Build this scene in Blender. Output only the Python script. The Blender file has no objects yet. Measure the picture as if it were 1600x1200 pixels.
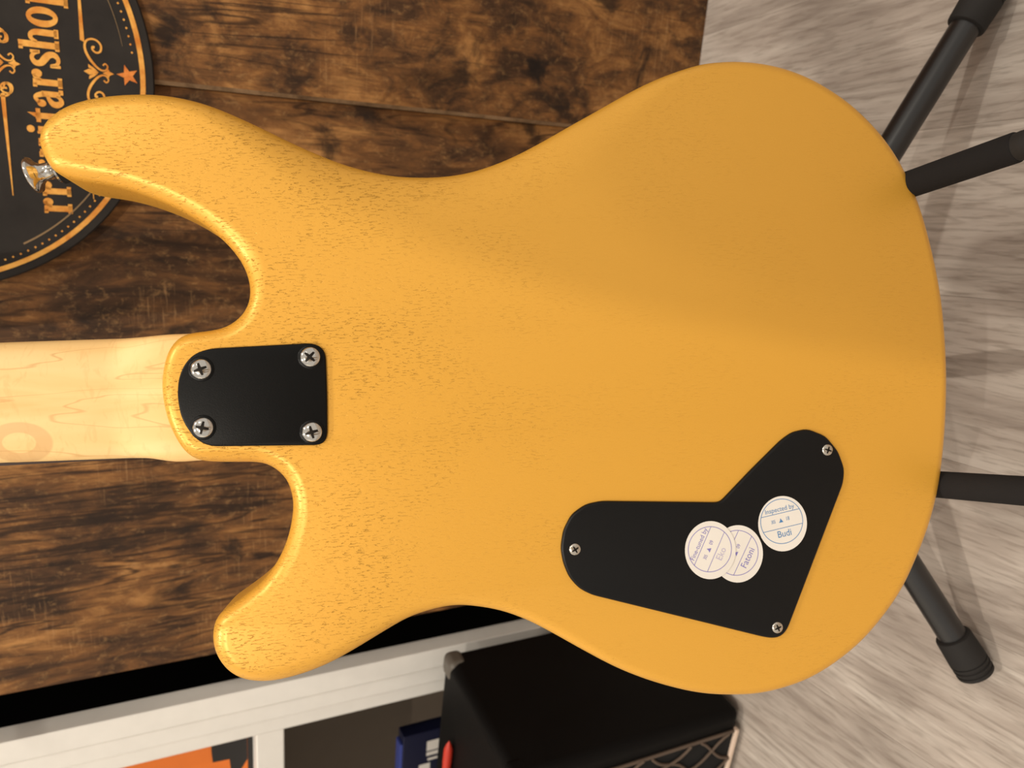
import bpy, bmesh, math, random
from mathutils import Vector, Matrix
from mathutils.geometry import tessellate_polygon

random.seed(7)
S = bpy.context.scene
COL = S.collection
PI = math.pi
rad = math.radians

# ------------------------------------------------------------------ camera
CAM = Vector((0.0, 0.0, 0.57))
AX_D = Vector((-0.0599, -0.4314, -0.9002))      # "down" of the upright phone = right of the picture
AX_R = Vector((0.9982, -0.0259, -0.0540))       # "right" of the upright phone = top of the picture
AX_F = Vector((0.0, 0.9018, -0.4322))           # viewing direction
cd = bpy.data.cameras.new('camera')
cam = bpy.data.objects.new('camera', cd)
COL.objects.link(cam)
m3 = Matrix((AX_D, AX_R, -AX_F)).transposed()
cam.matrix_world = Matrix.Translation(CAM) @ m3.to_4x4()
cd.sensor_width = 36.0
cd.lens = 27.0
cd.clip_start = 0.02
cd.dof.use_dof = True
cd.dof.focus_distance = 0.385
cd.dof.aperture_fstop = 12.0
S.camera = cam

# ------------------------------------------------------------------ world and lamps
W = bpy.data.worlds.new('World')
S.world = W
W.use_nodes = True
W.node_tree.nodes['Background'].inputs[0].default_value = (1.0, 0.91, 0.80, 1)
W.node_tree.nodes['Background'].inputs[1].default_value = 0.56


def ceiling_spot(loc, watts, size=0.016, color=(1.0, 0.91, 0.78)):
    l = bpy.data.lights.new('ceiling_spot', 'POINT')
    l.energy = watts
    l.shadow_soft_size = size
    l.color = color
    o = bpy.data.objects.new('ceiling_spot', l)
    o.location = loc
    COL.objects.link(o)
    return o


ceiling_spot((-0.78, -1.21, 2.21), 50, 0.008)
ceiling_spot((-0.366, -0.892, 2.50), 22, 0.008)
ceiling_spot((1.25, -1.13, 2.30), 30)
ceiling_spot((-0.45, 0.20, 2.35), 40, 0.05)
ceiling_spot((0.75, 0.15, 2.35), 30, 0.05)

S.view_settings.view_transform = 'Standard'
S.view_settings.look = 'None'
S.view_settings.gamma = 1.0
S.view_settings.use_curve_mapping = False
S.view_settings.exposure = 0.30


# ------------------------------------------------------------------ node helpers
def lin(c):
    def f(v):
        v /= 255.0
        return v / 12.92 if v <= 0.04045 else ((v + 0.055) / 1.055) ** 2.4
    return (f(c[0]), f(c[1]), f(c[2]), 1.0)


class NT:
    def __init__(self, name):
        self.m = bpy.data.materials.new(name)
        self.m.use_nodes = True
        self.t = self.m.node_tree
        self.b = self.t.nodes['Principled BSDF']

    def n(self, typ, **kw):
        nd = self.t.nodes.new(typ)
        for k, v in kw.items():
            if k.startswith('i_'):
                key = k[2:]
                key = int(key) if key.isdigit() else key.replace('_', ' ')
                self.put(nd.inputs[key], v)
            else:
                setattr(nd, k, v)
        return nd

    def put(self, sock, v):
        if isinstance(v, bpy.types.NodeSocket):
            self.t.links.new(v, sock)
        else:
            sock.default_value = v

    def coord(self, scale=(1, 1, 1), loc=(0, 0, 0), rot=(0, 0, 0), src='Object'):
        tc = self.n('ShaderNodeTexCoord')
        mp = self.n('ShaderNodeMapping')
        mp.inputs['Scale'].default_value = scale
        mp.inputs['Location'].default_value = loc
        mp.inputs['Rotation'].default_value = rot
        self.t.links.new(tc.outputs[src], mp.inputs['Vector'])
        return mp.outputs[0]

    def noise(self, vec, scale=1.0, detail=4.0, rough=0.55, dist=0.0):
        nd = self.n('ShaderNodeTexNoise', i_Vector=vec, i_Scale=scale, i_Detail=detail, i_Roughness=rough, i_Distortion=dist)
        return nd.outputs['Fac']

    def ramp(self, fac, stops):
        r = self.n('ShaderNodeValToRGB')
        e = r.color_ramp.elements
        while len(e) < len(stops):
            e.new(0.5)
        for k, (p, c) in enumerate(stops):
            e[k].position = p
            e[k].color = c if len(c) == 4 else (*c, 1)
        self.put(r.inputs[0], fac)
        return r.outputs[0]

    def g(self, fac, a, b):
        """grey ramp a..b -> 0..1"""
        nd = self.n('ShaderNodeMapRange', i_Value=fac)
        nd.inputs[1].default_value = a
        nd.inputs[2].default_value = b
        nd.interpolation_type = 'SMOOTHSTEP'
        return nd.outputs[0]

    def mix(self, fac, a, b, blend='MIX'):
        nd = self.n('ShaderNodeMix', data_type='RGBA', blend_type=blend)
        self.put(nd.inputs[0], fac)
        self.put(nd.inputs[6], a)
        self.put(nd.inputs[7], b)
        return nd.outputs[2]

    def math(self, op, a, b=0.0):
        nd = self.n('ShaderNodeMath', operation=op)
        self.put(nd.inputs[0], a)
        self.put(nd.inputs[1], b)
        return nd.outputs[0]

    def bump(self, h, strength=0.2, dist=0.001, normal=None):
        nd = self.n('ShaderNodeBump')
        nd.inputs['Strength'].default_value = strength
        nd.inputs['Distance'].default_value = dist
        self.put(nd.inputs['Height'], h)
        if normal is not None:
            self.put(nd.inputs['Normal'], normal)
        return nd.outputs[0]

    def set(self, **kw):
        for k, v in kw.items():
            self.put(self.b.inputs[k.replace('_', ' ')], v)
        return self.m


def plain(name, rgb, rough=0.5, metal=0.0, spec=0.5, bump=0.0, bscale=800.0):
    t = NT(name)
    v = t.noise(t.coord(), scale=bscale * 0.05, detail=3)
    c = lin(rgb)
    d = tuple(x * 0.88 for x in c[:3]) + (1,)
    t.set(Base_Color=t.mix(v, d, c), Roughness=rough, Metallic=metal, Specular_IOR_Level=spec)
    if bump:
        t.set(Normal=t.bump(t.noise(t.coord(), scale=bscale, detail=2), bump, 0.0006))
    return t.m


# ------------------------------------------------------------------ materials
def mat_rustic(name, seed, flow):
    """flow 1: long grain with growth lines; flow 0: blotched, knotty board"""
    t = NT(name)
    o = (seed * 3.1, seed * 1.7, seed * 2.3)
    q = (o[1], o[2], o[0])
    if flow:
        big = t.noise(t.coord((10, 10, 4.0), o), 1, 6, 0.62, 0.6)
        mid = t.noise(t.coord((46, 46, 12), o), 1, 7, 0.68, 0.9)
        blot = t.noise(t.coord((15, 15, 8), q), 1, 7, 0.64, 0.9)
    else:
        big = t.noise(t.coord((12, 12, 9), o), 1, 7, 0.64, 0.5)
        mid = t.noise(t.coord((44, 44, 24), o), 1, 7, 0.70, 0.7)
        blot = t.noise(t.coord((15, 15, 15), q), 1, 7, 0.64, 0.8)
    fine = t.noise(t.coord((330, 330, 26), o), 1, 5, 0.62, 0.3)
    speck = t.noise(t.coord((170, 170, 120), q), 1, 4, 0.7, 0.4)
    saw = t.noise(t.coord((26, 26, 420), o), 1, 3, 0.7, 0.0)
    sat = t.math('ADD', t.math('MULTIPLY', big, 0.52), t.math('MULTIPLY', mid, 0.48))
    base = t.ramp(sat, [(0.34, lin((34, 23, 15))), (0.445, lin((82, 55, 33))), (0.525, lin((128, 86, 47))), (0.63, lin((184, 132, 76)))])
    base = t.mix(t.math('MULTIPLY', t.g(fine, 0.50, 0.30), 0.55), base, lin((40, 26, 16)))
    base = t.mix(t.math('MULTIPLY', t.g(speck, 0.52, 0.72), 0.30), base, lin((196, 150, 96)))
    patch = t.g(t.noise(t.coord((9, 9, 9), q), 1, 2), 0.52, 0.62)
    base = t.mix(t.math('MULTIPLY', t.math('MULTIPLY', t.g(saw, 0.54, 0.70), patch), 0.30), base, lin((198, 152, 102)))
    base = t.mix(t.math('MULTIPLY', t.g(blot, 0.525, 0.66), 0.84), base, lin((34, 24, 18)))
    # flowing dark growth lines: contour lines of a stretched noise
    lines = t.noise(t.coord((20, 20, 2.2), o), 1, 4, 0.5, 1.2)
    wob = t.math('ADD', lines, t.math('MULTIPLY', mid, 0.05))
    a = t.math('ABSOLUTE', t.math('SUBTRACT', t.math('FRACT', t.math('MULTIPLY', wob, 9.0)), 0.5))
    gate = t.g(t.noise(t.coord((6, 6, 3), q), 1, 3), 0.40 if flow else 0.56, 0.56 if flow else 0.70)
    base = t.mix(t.math('MULTIPLY', t.math('MULTIPLY', t.g(a, 0.17, 0.02), gate), 0.78), base, lin((36, 22, 13)))
    # knots
    vo = t.n('ShaderNodeTexVoronoi', i_Vector=t.coord((11, 11, 9), o), i_Scale=1.0)
    kd = t.math('ADD', vo.outputs['Distance'], t.math('MULTIPLY', t.math('SUBTRACT', mid, 0.5), 0.30))
    base = t.mix(t.math('MULTIPLY', t.g(kd, 0.17, 0.06), 0.9), base, lin((26, 18, 14)))
    h = t.math('ADD', fine, t.math('MULTIPLY', mid, 1.2))
    t.set(Base_Color=base, Roughness=0.58, Specular_IOR_Level=0.3, Normal=t.bump(h, 0.25, 0.0006))
    return t.m


def mat_floor(name, seed, dark):
    t = NT(name)
    o = (seed * 2.7, seed * 4.3, 0)
    wv = t.noise(t.coord((4, 2.2, 1), o), 1, 3)
    big = t.noise(t.coord((13, 2.6, 1), o), 1, 5, 0.6, 0.8)
    mid = t.noise(t.coord((60, 7, 1), o), 1, 6, 0.62, 0.7)
    fine = t.noise(t.coord((300, 26, 1), o), 1, 4, 0.6)
    lines = t.noise(t.coord((20, 2.2, 1), o), 1, 3, 0.5, 1.4)
    k = 1.0 - dark
    def cc(r, g_, b):
        return lin((r * k, g_ * k, b * k))
    sat = t.math('ADD', t.math('MULTIPLY', big, 0.55), t.math('MULTIPLY', mid, 0.45))
    base = t.ramp(sat, [(0.30, cc(142, 130, 121)), (0.46, cc(184, 172, 162)), (0.58, cc(208, 198, 188)), (0.72, cc(228, 220, 211))])
    base = t.mix(t.math('MULTIPLY', t.g(fine, 0.52, 0.34), 0.38), base, cc(122, 108, 96))
    a = t.math('ABSOLUTE', t.math('SUBTRACT', t.math('FRACT', t.math('MULTIPLY', lines, 9.0)), 0.5))
    gate = t.g(wv, 0.42, 0.62)
    base = t.mix(t.math('MULTIPLY', t.math('MULTIPLY', t.g(a, 0.20, 0.03), gate), 0.26), base, cc(118, 104, 93))
    vo = t.n('ShaderNodeTexVoronoi', i_Vector=t.coord((7, 2.6, 1), o), i_Scale=1.0)
    kd = t.math('ADD', vo.outputs['Distance'], t.math('MULTIPLY', t.math('SUBTRACT', mid, 0.5), 0.25))
    base = t.mix(t.math('MULTIPLY', t.g(kd, 0.13, 0.03), 0.6), base, cc(100, 86, 76))
    t.set(Base_Color=base, Roughness=0.50, Specular_IOR_Level=0.35,
          Normal=t.bump(t.math('ADD', fine, mid), 0.22, 0.0005))
    return t.m


def mat_gold():
    t = NT('gold_satin_paint')
    # grain pores of the wood telegraphing through the lacquer, running along the body
    p1 = t.noise(t.coord((260, 1300, 300)), 1, 3, 0.6, 0.3)
    zone = t.g(t.noise(t.coord((16, 26, 10)), 1, 3), 0.40, 0.62)
    # pores weakened away from the horns: fading light painted into the grain
    sx = t.n('ShaderNodeSeparateXYZ', i_Vector=t.coord())
    horn = t.math('ADD', t.math('MULTIPLY', t.g(sx.outputs[0], 0.06, -0.14), 0.85), 0.15)
    pores = t.math('MULTIPLY', t.math('MULTIPLY', t.g(p1, 0.43, 0.33), horn), t.math('ADD', t.math('MULTIPLY', zone, 0.75), 0.25))
    tooth = t.noise(t.coord((500, 900, 700)), 1, 3, 0.6)
    flake = t.noise(t.coord((2600, 2600, 2600)), 1, 1)
    h = t.math('SUBTRACT', t.math('MULTIPLY', tooth, 0.10), t.math('MULTIPLY', pores, 1.0))
    base = t.mix(flake, lin((225, 164, 56)), lin((238, 180, 71)))
    base = t.mix(t.math('MULTIPLY', pores, 0.10), base, lin((190, 128, 34)))
    t.set(Base_Color=base, Metallic=0.26, Roughness=0.38, Specular_IOR_Level=0.5,
          Normal=t.bump(h, 0.8, 0.0006))
    t.set(Coat_Weight=0.12, Coat_Roughness=0.3)
    return t.m


def mat_maple():
    t = NT('satin_maple')
    big = t.noise(t.coord((7, 40, 40)), 1, 4, 0.5, 0.8)
    lines = t.noise(t.coord((2.6, 20, 20), (0.4, 0.1, 0.2)), 1, 3, 0.45, 1.2)
    curl = t.noise(t.coord((190, 90, 60), rot=(0, 0, 0.5)), 1, 3, 0.6, 1.0)
    base = t.ramp(big, [(0.30, lin((232, 188, 120))), (0.52, lin((243, 206, 142))), (0.75, lin((247, 215, 156)))])
    a = t.math('ABSOLUTE', t.math('SUBTRACT', t.math('FRACT', t.math('MULTIPLY', lines, 9.0)), 0.5))
    base = t.mix(t.math('MULTIPLY', t.g(a, 0.05, 0.0), 0.45), base, lin((196, 142, 78)))
    base = t.mix(t.math('MULTIPLY', t.g(curl, 0.52, 0.70), 0.22), base, lin((210, 158, 92)))
    # pale ring-shaped stain on the back of the neck
    sp = t.n('ShaderNodeSeparateXYZ', i_Vector=t.coord((1, 1, 1), (0.2440, 0.0145, 0)))
    dx = t.math('MULTIPLY', sp.outputs[0], 0.66)
    d = t.math('SQRT', t.math('ADD', t.math('MULTIPLY', dx, dx), t.math('MULTIPLY', sp.outputs[1], sp.outputs[1])))
    ring = t.math('MULTIPLY', t.g(d, 0.0048, 0.0055), t.g(d, 0.0108, 0.0098))
    base = t.mix(t.math('MULTIPLY', ring, 0.5), base, lin((206, 158, 104)))
    t.set(Base_Color=base, Roughness=0.5, Specular_IOR_Level=0.35, Normal=t.bump(curl, 0.06, 0.0004))
    return t.m


def mat_print(name, a, b, sc=60):
    t = NT(name)
    f = t.noise(t.coord((sc, sc, sc)), 1, 5, 0.65)
    t.set(Base_Color=t.ramp(f, [(0.32, lin(a)), (0.62, lin(b))]), Roughness=0.6, Specular_IOR_Level=0.2)
    return t.m


M_gold = mat_gold()
M_maple = mat_maple()
M_rust_a = mat_rustic('rustic_panel_wood', 1.0, 1)
M_rust_b = mat_rustic('rustic_panel_wood_proud', 4.2, 0)
M_floors = [mat_floor('grey_oak_laminate_%d' % k, k + 1, d) for k, d in enumerate((0.0, 0.07, 0.03))]
M_sub = plain('floor_underlay', (70, 62, 55), 0.9)
M_plastic = plain('black_satin_plastic', (9, 9, 10), 0.40, 0, 0.28, 0.08, 1500)
M_platemetal = plain('black_powder_coat', (4, 4, 4), 0.36, 0, 0.20, 0.10, 2200)
M_chrome = plain('chrome', (215, 212, 206), 0.12, 1.0)
M_nickel = plain('nickel_screw', (214, 206, 194), 0.24, 1.0)
M_slot = plain('screw_slot_shade', (38, 34, 30), 0.5, 0.8)
M_felt = plain('black_felt', (14, 13, 13), 0.95)
M_foam = plain('black_foam', (34, 32, 32), 0.92, 0, 0.2, 0.25, 1800)
M_tube = plain('black_painted_tube', (26, 25, 26), 0.34, 0, 0.7, 0.04, 1500)
M_rubber = plain('black_rubber', (40, 38, 37), 0.75, 0, 0.3, 0.15, 1200)
M_white = plain('white_lacquer', (244, 241, 235), 0.45, 0, 0.4)
M_grey = plain('grey_frame_side', (176, 166, 156), 0.5, 0, 0.4)
M_gapshade = plain('gap_shade_black', (13, 12, 12), 0.95, 0, 0.1)  # near-black colour stands in for the shade in the gap beside the panels
M_tolex = plain('black_tolex', (8, 7, 7), 0.6, 0, 0.16, 0.45, 900)
M_cloth = plain('black_speaker_cloth', (10, 10, 11), 0.95)
M_lattice = plain('brown_grille_thread', (98, 82, 70), 0.8)
M_pipe = plain('cream_piping', (236, 212, 192), 0.5)
M_corner = plain('grey_plastic_corner', (96, 90, 82), 0.5)
M_signblk = mat_print('sign_black', (42, 38, 36), (50, 46, 43), 30)
M_signedge = plain('sign_edge', (26, 24, 23), 0.6)
M_signor = mat_print('sign_amber_print', (214, 132, 52), (246, 184, 92), 70)
M_signsr = mat_print('sign_orange_print', (198, 98, 40), (238, 150, 74), 120)
M_signline = plain('sign_faded_print', (150, 122, 86), 0.7)
M_paper = plain('sticker_paper', (240, 234, 226), 0.55)
M_inkb = plain('blue_ink', (70, 132, 190), 0.6)
M_inkv = plain('violet_ink', (134, 126, 196), 0.6)
M_inkp = plain('pale_violet_ink', (196, 188, 214), 0.6)
M_orange = plain('orange_card', (232, 122, 40), 0.6)
M_blackc = plain('black_print_and_gap_shade', (26, 24, 24), 0.5)
M_navy = plain('navy_card', (16, 20, 52), 0.5)
M_blue = plain('blue_card', (70, 84, 168), 0.5)
M_red = plain('red_plastic', (206, 58, 40), 0.45)
M_shelfin = plain('shelf_back_brown', (92, 80, 68), 0.7)
M_ivory = plain('rosewood', (52, 32, 22), 0.6)


# ------------------------------------------------------------------ mesh helpers
def mesh_obj(name, bm, mats, parent=None, smooth=None, bevel=0.0, bseg=2):
    me = bpy.data.meshes.new(name)
    bmesh.ops.recalc_face_normals(bm, faces=bm.faces[:])
    bm.to_mesh(me)
    bm.free()
    o = bpy.data.objects.new(name, me)
    for m in (mats if isinstance(mats, (list, tuple)) else [mats]):
        me.materials.append(m)
    COL.objects.link(o)
    if parent is not None:
        o.parent = parent
    if smooth is not None:
        for p in me.polygons:
            p.use_smooth = True
        bmx = bmesh.new()
        bmx.from_mesh(me)
        for e in bmx.edges:
            if len(e.link_faces) == 2 and e.calc_face_angle(0) > rad(smooth):
                e.smooth = False
        bmx.to_mesh(me)
        bmx.free()
    if bevel:
        md = o.modifiers.new('bevel', 'BEVEL')
        md.width = bevel
        md.segments = bseg
        md.limit_method = 'ANGLE'
        for p in me.polygons:
            p.use_smooth = True
        md.harden_normals = True
    return o


def empty(name, mw=None, parent=None):
    o = bpy.data.objects.new(name, None)
    o.empty_display_size = 0.05
    COL.objects.link(o)
    if mw is not None:
        o.matrix_world = mw
    if parent is not None:
        o.parent = parent
    return o


def tag(o, label, cat, group=None):
    o['label'] = label
    o['category'] = cat
    if group:
        o['group'] = group
    return o


def box(bm, x0, x1, y0, y1, z0, z1, mat=0):
    v = [bm.verts.new((x, y, z)) for z in (z0, z1) for y in (y0, y1) for x in (x0, x1)]
    for q in ((0, 2, 3, 1), (4, 5, 7, 6), (0, 1, 5, 4), (2, 6, 7, 3), (0, 4, 6, 2), (1, 3, 7, 5)):
        bm.faces.new([v[k] for k in q]).material_index = mat


def frame_of(d):
    d = Vector(d).normalized()
    a = Vector((0, 0, 1)) if abs(d.z) < 0.9 else Vector((1, 0, 0))
    u = d.cross(a).normalized()
    return d, u, d.cross(u).normalized()


def lathe(bm, p, d, prof, seg=32, mat=0, cap=True):
    """prof: list of (distance along d, radius)"""
    p = Vector(p)
    d, u, w = frame_of(d)
    rings = []
    for s, r in prof:
        rings.append([bm.verts.new(p + d * s + (u * math.cos(2 * PI * k / seg) + w * math.sin(2 * PI * k / seg)) * max(r, 1e-5)) for k in range(seg)])
    for a, b in zip(rings, rings[1:]):
        for k in range(seg):
            bm.faces.new((a[k], a[(k + 1) % seg], b[(k + 1) % seg], b[k])).material_index = mat
    if cap:
        bm.faces.new(rings[0][::-1]).material_index = mat
        bm.faces.new(rings[-1]).material_index = mat


def tube(bm, pts, r, seg=20, mat=0):
    pts = [Vector(p) for p in pts]
    rings = []
    up = None
    for k, p in enumerate(pts):
        t = (pts[min(k + 1, len(pts) - 1)] - pts[max(k - 1, 0)]).normalized()
        if up is None:
            _, u, _ = frame_of(t)
        else:
            u = (up - t * up.dot(t)).normalized()
        up = u
        w = t.cross(u)
        rr = r[k] if isinstance(r, (list, tuple)) else r
        rings.append([bm.verts.new(p + (u * math.cos(2 * PI * j / seg) + w * math.sin(2 * PI * j / seg)) * rr) for j in range(seg)])
    for a, b in zip(rings, rings[1:]):
        for j in range(seg):
            bm.faces.new((a[j], a[(j + 1) % seg], b[(j + 1) % seg], b[j])).material_index = mat
    bm.faces.new(rings[0][::-1]).material_index = mat
    bm.faces.new(rings[-1]).material_index = mat


def catmull(pts, n, closed=False):
    pts = [Vector((p[0], p[1], 0)) for p in pts]
    L = len(pts)
    out = []
    segs = L if closed else L - 1
    for i in range(segs):
        if closed:
            p0, p1, p2, p3 = pts[(i - 1) % L], pts[i], pts[(i + 1) % L], pts[(i + 2) % L]
        else:
            p0, p1, p2, p3 = pts[max(i - 1, 0)], pts[i], pts[i + 1], pts[min(i + 2, L - 1)]
        for k in range(n):
            t = k / n
            out.append(0.5 * ((2 * p1) + (p2 - p0) * t + (2 * p0 - 5 * p1 + 4 * p2 - p3) * t * t + (3 * p1 - p0 - 3 * p2 + p3) * t ** 3))
    if not closed:
        out.append(pts[-1])
    return out


def resample_closed(pts, n):
    L = len(pts)
    acc = [0.0]
    for i in range(L):
        acc.append(acc[-1] + (pts[(i + 1) % L] - pts[i]).length)
    out = []
    j = 0
    for k in range(n):
        s = acc[-1] * k / n
        while acc[j + 1] < s:
            j += 1
        t = (s - acc[j]) / max(acc[j + 1] - acc[j], 1e-9)
        out.append(pts[j].lerp(pts[(j + 1) % L], t))
    return out


def inward_normals(pts, smooth=2):
    L = len(pts)
    area = sum(pts[i].x * pts[(i + 1) % L].y - pts[(i + 1) % L].x * pts[i].y for i in range(L))
    sg = 1 if area > 0 else -1
    nn = []
    for i in range(L):
        t = (pts[(i + 1) % L] - pts[i - 1]).normalized()
        nn.append(Vector((-t.y, t.x, 0)) * sg)
    for _ in range(smooth):
        nn = [(nn[i - 1] + nn[i] * 2 + nn[(i + 1) % L]).normalized() for i in range(L)]
    return nn


def slab(bm, pts, nrm, z_top, z_bot, rt, rb, nt=8, wt=None, dt=None, mat=0):
    """closed outline -> solid with rounded top and bottom edges; wt/dt give the width and depth of the top rounding per point"""
    L = len(pts)
    rings = []
    for k in range(nt + 1):
        th = 0.5 * PI * k / nt
        ring = []
        for i in range(L):
            w = wt[i] if wt else rt
            d = dt[i] if dt else rt
            p = pts[i] + nrm[i] * (w * (1 - math.sin(th)))
            ring.append(bm.verts.new((p.x, p.y, z_top - d * (1 - math.cos(th)))))
        rings.append(ring)
    for k in range(4 + 1):
        th = 0.5 * PI * k / 4
        ring = []
        for i in range(L):
            p = pts[i] + nrm[i] * (rb * (1 - math.cos(th)))
            ring.append(bm.verts.new((p.x, p.y, z_bot + rb * (1 - math.sin(th)))))
        rings.append(ring)
    for a, b in zip(rings, rings[1:]):
        for i in range(L):
            bm.faces.new((a[i], a[(i + 1) % L], b[(i + 1) % L], b[i])).material_index = mat
    for ring in (rings[0], rings[-1]):
        for tri in tessellate_polygon([[v.co.copy() for v in ring]]):
            try:
                bm.faces.new([ring[i] for i in tri]).material_index = mat
            except ValueError:
                pass


# flat print: shapes in a 2-D frame
class Print:
    """flat shapes collected into one bmesh; P maps (x, y) to 3-D"""
    def __init__(self, P):
        self.bm = bmesh.new()
        self.P = P

    def poly(self, pts, mat=0):
        vs = [self.bm.verts.new(self.P(*p[:2])) for p in pts]
        if len(pts) <= 4:
            self.bm.faces.new(vs).material_index = mat
            return
        for tri in tessellate_polygon([[Vector((p[0], p[1], 0)) for p in pts]]):
            self.bm.faces.new([vs[i] for i in tri]).material_index = mat

    def rect(self, x0, x1, y0, y1, mat=0):
        self.poly([(x0, y0), (x1, y0), (x1, y1), (x0, y1)], mat)

    def disc(self, x, y, rx, ry=None, n=20, mat=0):
        ry = ry or rx
        self.poly([(x + rx * math.cos(2 * PI * k / n), y + ry * math.sin(2 * PI * k / n)) for k in range(n)], mat)

    def ring(self, x, y, r0, r1, a0=0.0, a1=2 * PI, n=64, mat=0, sy=1.0, w_end=1.0):
        prev = None
        for k in range(n + 1):
            t = k / n
            a = a0 + (a1 - a0) * t
            rm, hw = (r0 + r1) / 2, (r1 - r0) / 2 * (1 + (w_end - 1) * t)
            cur = [self.bm.verts.new(self.P(x + (rm - hw) * math.cos(a), y + (rm - hw) * math.sin(a) * sy)),
                   self.bm.verts.new(self.P(x + (rm + hw) * math.cos(a), y + (rm + hw) * math.sin(a) * sy))]
            if prev:
                self.bm.faces.new((prev[0], prev[1], cur[1], cur[0])).material_index = mat
            prev = cur

    def oval_ring(self, x, y, ox, oy, ix, iy, n=40, mat=0):
        for k in range(n):
            a, b = 2 * PI * k / n, 2 * PI * (k + 1) / n
            self.poly([(x + ox * math.cos(a), y + oy * math.sin(a)), (x + ox * math.cos(b), y + oy * math.sin(b)),
                       (x + ix * math.cos(b), y + iy * math.sin(b)), (x + ix * math.cos(a), y + iy * math.sin(a))], mat)

    def stroke(self, pts, w, n=8, mat=0):
        """curve through pts, w a width or list of widths at the points"""
        c = catmull(pts, n)
        m = len(pts) - 1
        prev = None
        for k, p in enumerate(c):
            t = (c[min(k + 1, len(c) - 1)] - c[max(k - 1, 0)]).normalized()
            nx, ny = -t.y, t.x
            if isinstance(w, (list, tuple)):
                f = k / n
                i = min(int(f), m - 1)
                ww = w[i] + (w[i + 1] - w[i]) * (f - i)
            else:
                ww = w
            cur = [self.bm.verts.new(self.P(p.x + nx * ww / 2, p.y + ny * ww / 2)), self.bm.verts.new(self.P(p.x - nx * ww / 2, p.y - ny * ww / 2))]
            if prev:
                self.bm.faces.new((prev[0], prev[1], cur[1], cur[0])).material_index = mat
            prev = cur

    def text(self, s, x, y, size, ang=0.0, mat=0, sx=1.0):
        cu = bpy.data.curves.new('print', 'FONT')
        cu.body = s
        cu.size = size
        cu.align_x = 'CENTER'
        cu.align_y = 'CENTER'
        cu.resolution_u = 3
        ob = bpy.data.objects.new('print', cu)
        me = bpy.data.meshes.new_from_object(ob)
        ca, sa = math.cos(ang), math.sin(ang)
        vs = []
        for v in me.vertices:
            px, py = v.co.x * sx, v.co.y
            vs.append(self.bm.verts.new(self.P(x + px * ca - py * sa, y + px * sa + py * ca)))
        for p in me.polygons:
            try:
                self.bm.faces.new([vs[i] for i in p.vertices]).material_index = mat
            except ValueError:
                pass
        bpy.data.objects.remove(ob)
        bpy.data.curves.remove(cu)
        bpy.data.meshes.remove(me)


ROOM = Matrix.Rotation(rad(-18), 4, 'Z')       # room frame: x along the panelled wall, y into the wall


def struct(o):
    o['kind'] = 'structure'
    return o


# ------------------------------------------------------------------ floor
FLOOR = Matrix.Rotation(rad(-12), 4, 'Z')
bm = bmesh.new()
box(bm, -2.6, 2.6, -2.2, 1.9, -0.03, -0.008)
fl = struct(mesh_obj('floor', bm, M_sub))
fl.matrix_world = FLOOR
plank_me = []
PWID, PLEN = 0.128, 1.22
for k, m in enumerate(M_floors):
    bm = bmesh.new()
    box(bm, -PWID / 2 + 0.00006, PWID / 2 - 0.00006, -PLEN / 2 + 0.00008, PLEN / 2 - 0.00008, -0.008, 0.0)
    bmesh.ops.bevel(bm, geom=[e for e in bm.edges if all(v.co.z > -0.001 for v in e.verts)], offset=0.0002, segments=1, affect='EDGES')
    me = bpy.data.meshes.new('plank')
    bm.to_mesh(me)
    bm.free()
    me.materials.append(m)
    plank_me.append(me)
order = [0, 1, 0, 2, 0, 1, 2, 0, 2, 1]
for i in range(-17, 18):
    off = [0.0, 0.41, 0.83, 0.23, 0.62][i % 5]
    for j in range(-2, 2):
        o = bpy.data.objects.new('plank', plank_me[order[(i * 3 + j * 7) % 10]])
        o.location = (i * PWID + 0.03, j * PLEN + off + 0.30, 0.0)
        o.parent = fl
        COL.objects.link(o)
# slight tone breaks come from the three laminate patterns

# ------------------------------------------------------------------ walls
bm = bmesh.new()
box(bm, -2.4, 2.4, 1.16, 1.22, 0.0, 2.45)
wb = struct(mesh_obj('wall_back', bm, M_gapshade))
wb.matrix_world = ROOM
bm = bmesh.new()
box(bm, -2.46, -2.40, -1.6, 1.22, 0.0, 2.45)
wl = struct(mesh_obj('wall_left', bm, M_white))
wl.matrix_world = ROOM
pan = bmesh.new()
box(pan, -0.5225, 0.0380, 0.748, 0.766, 0.0, 1.9)
pa = mesh_obj('wood_panel', pan, M_rust_a, bevel=0.0012)
pan = bmesh.new()
box(pan, 0.0410, 1.25, 0.736, 0.766, 0.0, 1.9)
pb = mesh_obj('wood_panel', pan, M_rust_b)
pan = bmesh.new()                                  # worn pale arris of the proud panel
vs = [(0.0410, 0.7360), (0.0410, 0.7480), (0.0380, 0.7480), (0.0380, 0.7395)]
lo = [pan.verts.new((x, y, 0.0)) for x, y in vs]
hi = [pan.verts.new((x, y, 1.9)) for x, y in vs]
for k in range(4):
    pan.faces.new((lo[k], lo[(k + 1) % 4], hi[(k + 1) % 4], hi[k]))
pan.faces.new(lo[::-1])
pan.faces.new(hi)
M_arris = mat_print('worn_panel_edge', (92, 70, 50), (158, 128, 96), 40)
pe = mesh_obj('panel_edge', pan, M_arris)
for o in (pa, pb):
    o.parent = wb
pe.parent = pb

# ------------------------------------------------------------------ white cabinet on the left
cab = tag(empty('shelf_unit', ROOM @ Matrix.Translation((-0.60, 0.736, 0))), 'white shelf unit with open compartments left of the wood panels, behind the amplifier', 'shelf')


def cpart(name, x0, x1, y0, y1, z0, z1, m, parent=cab, bev=0.0012):
    b = bmesh.new()
    box(b, x0, x1, y0, y1, z0, z1)
    return mesh_obj(name, b, m, parent, bevel=bev)


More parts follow.
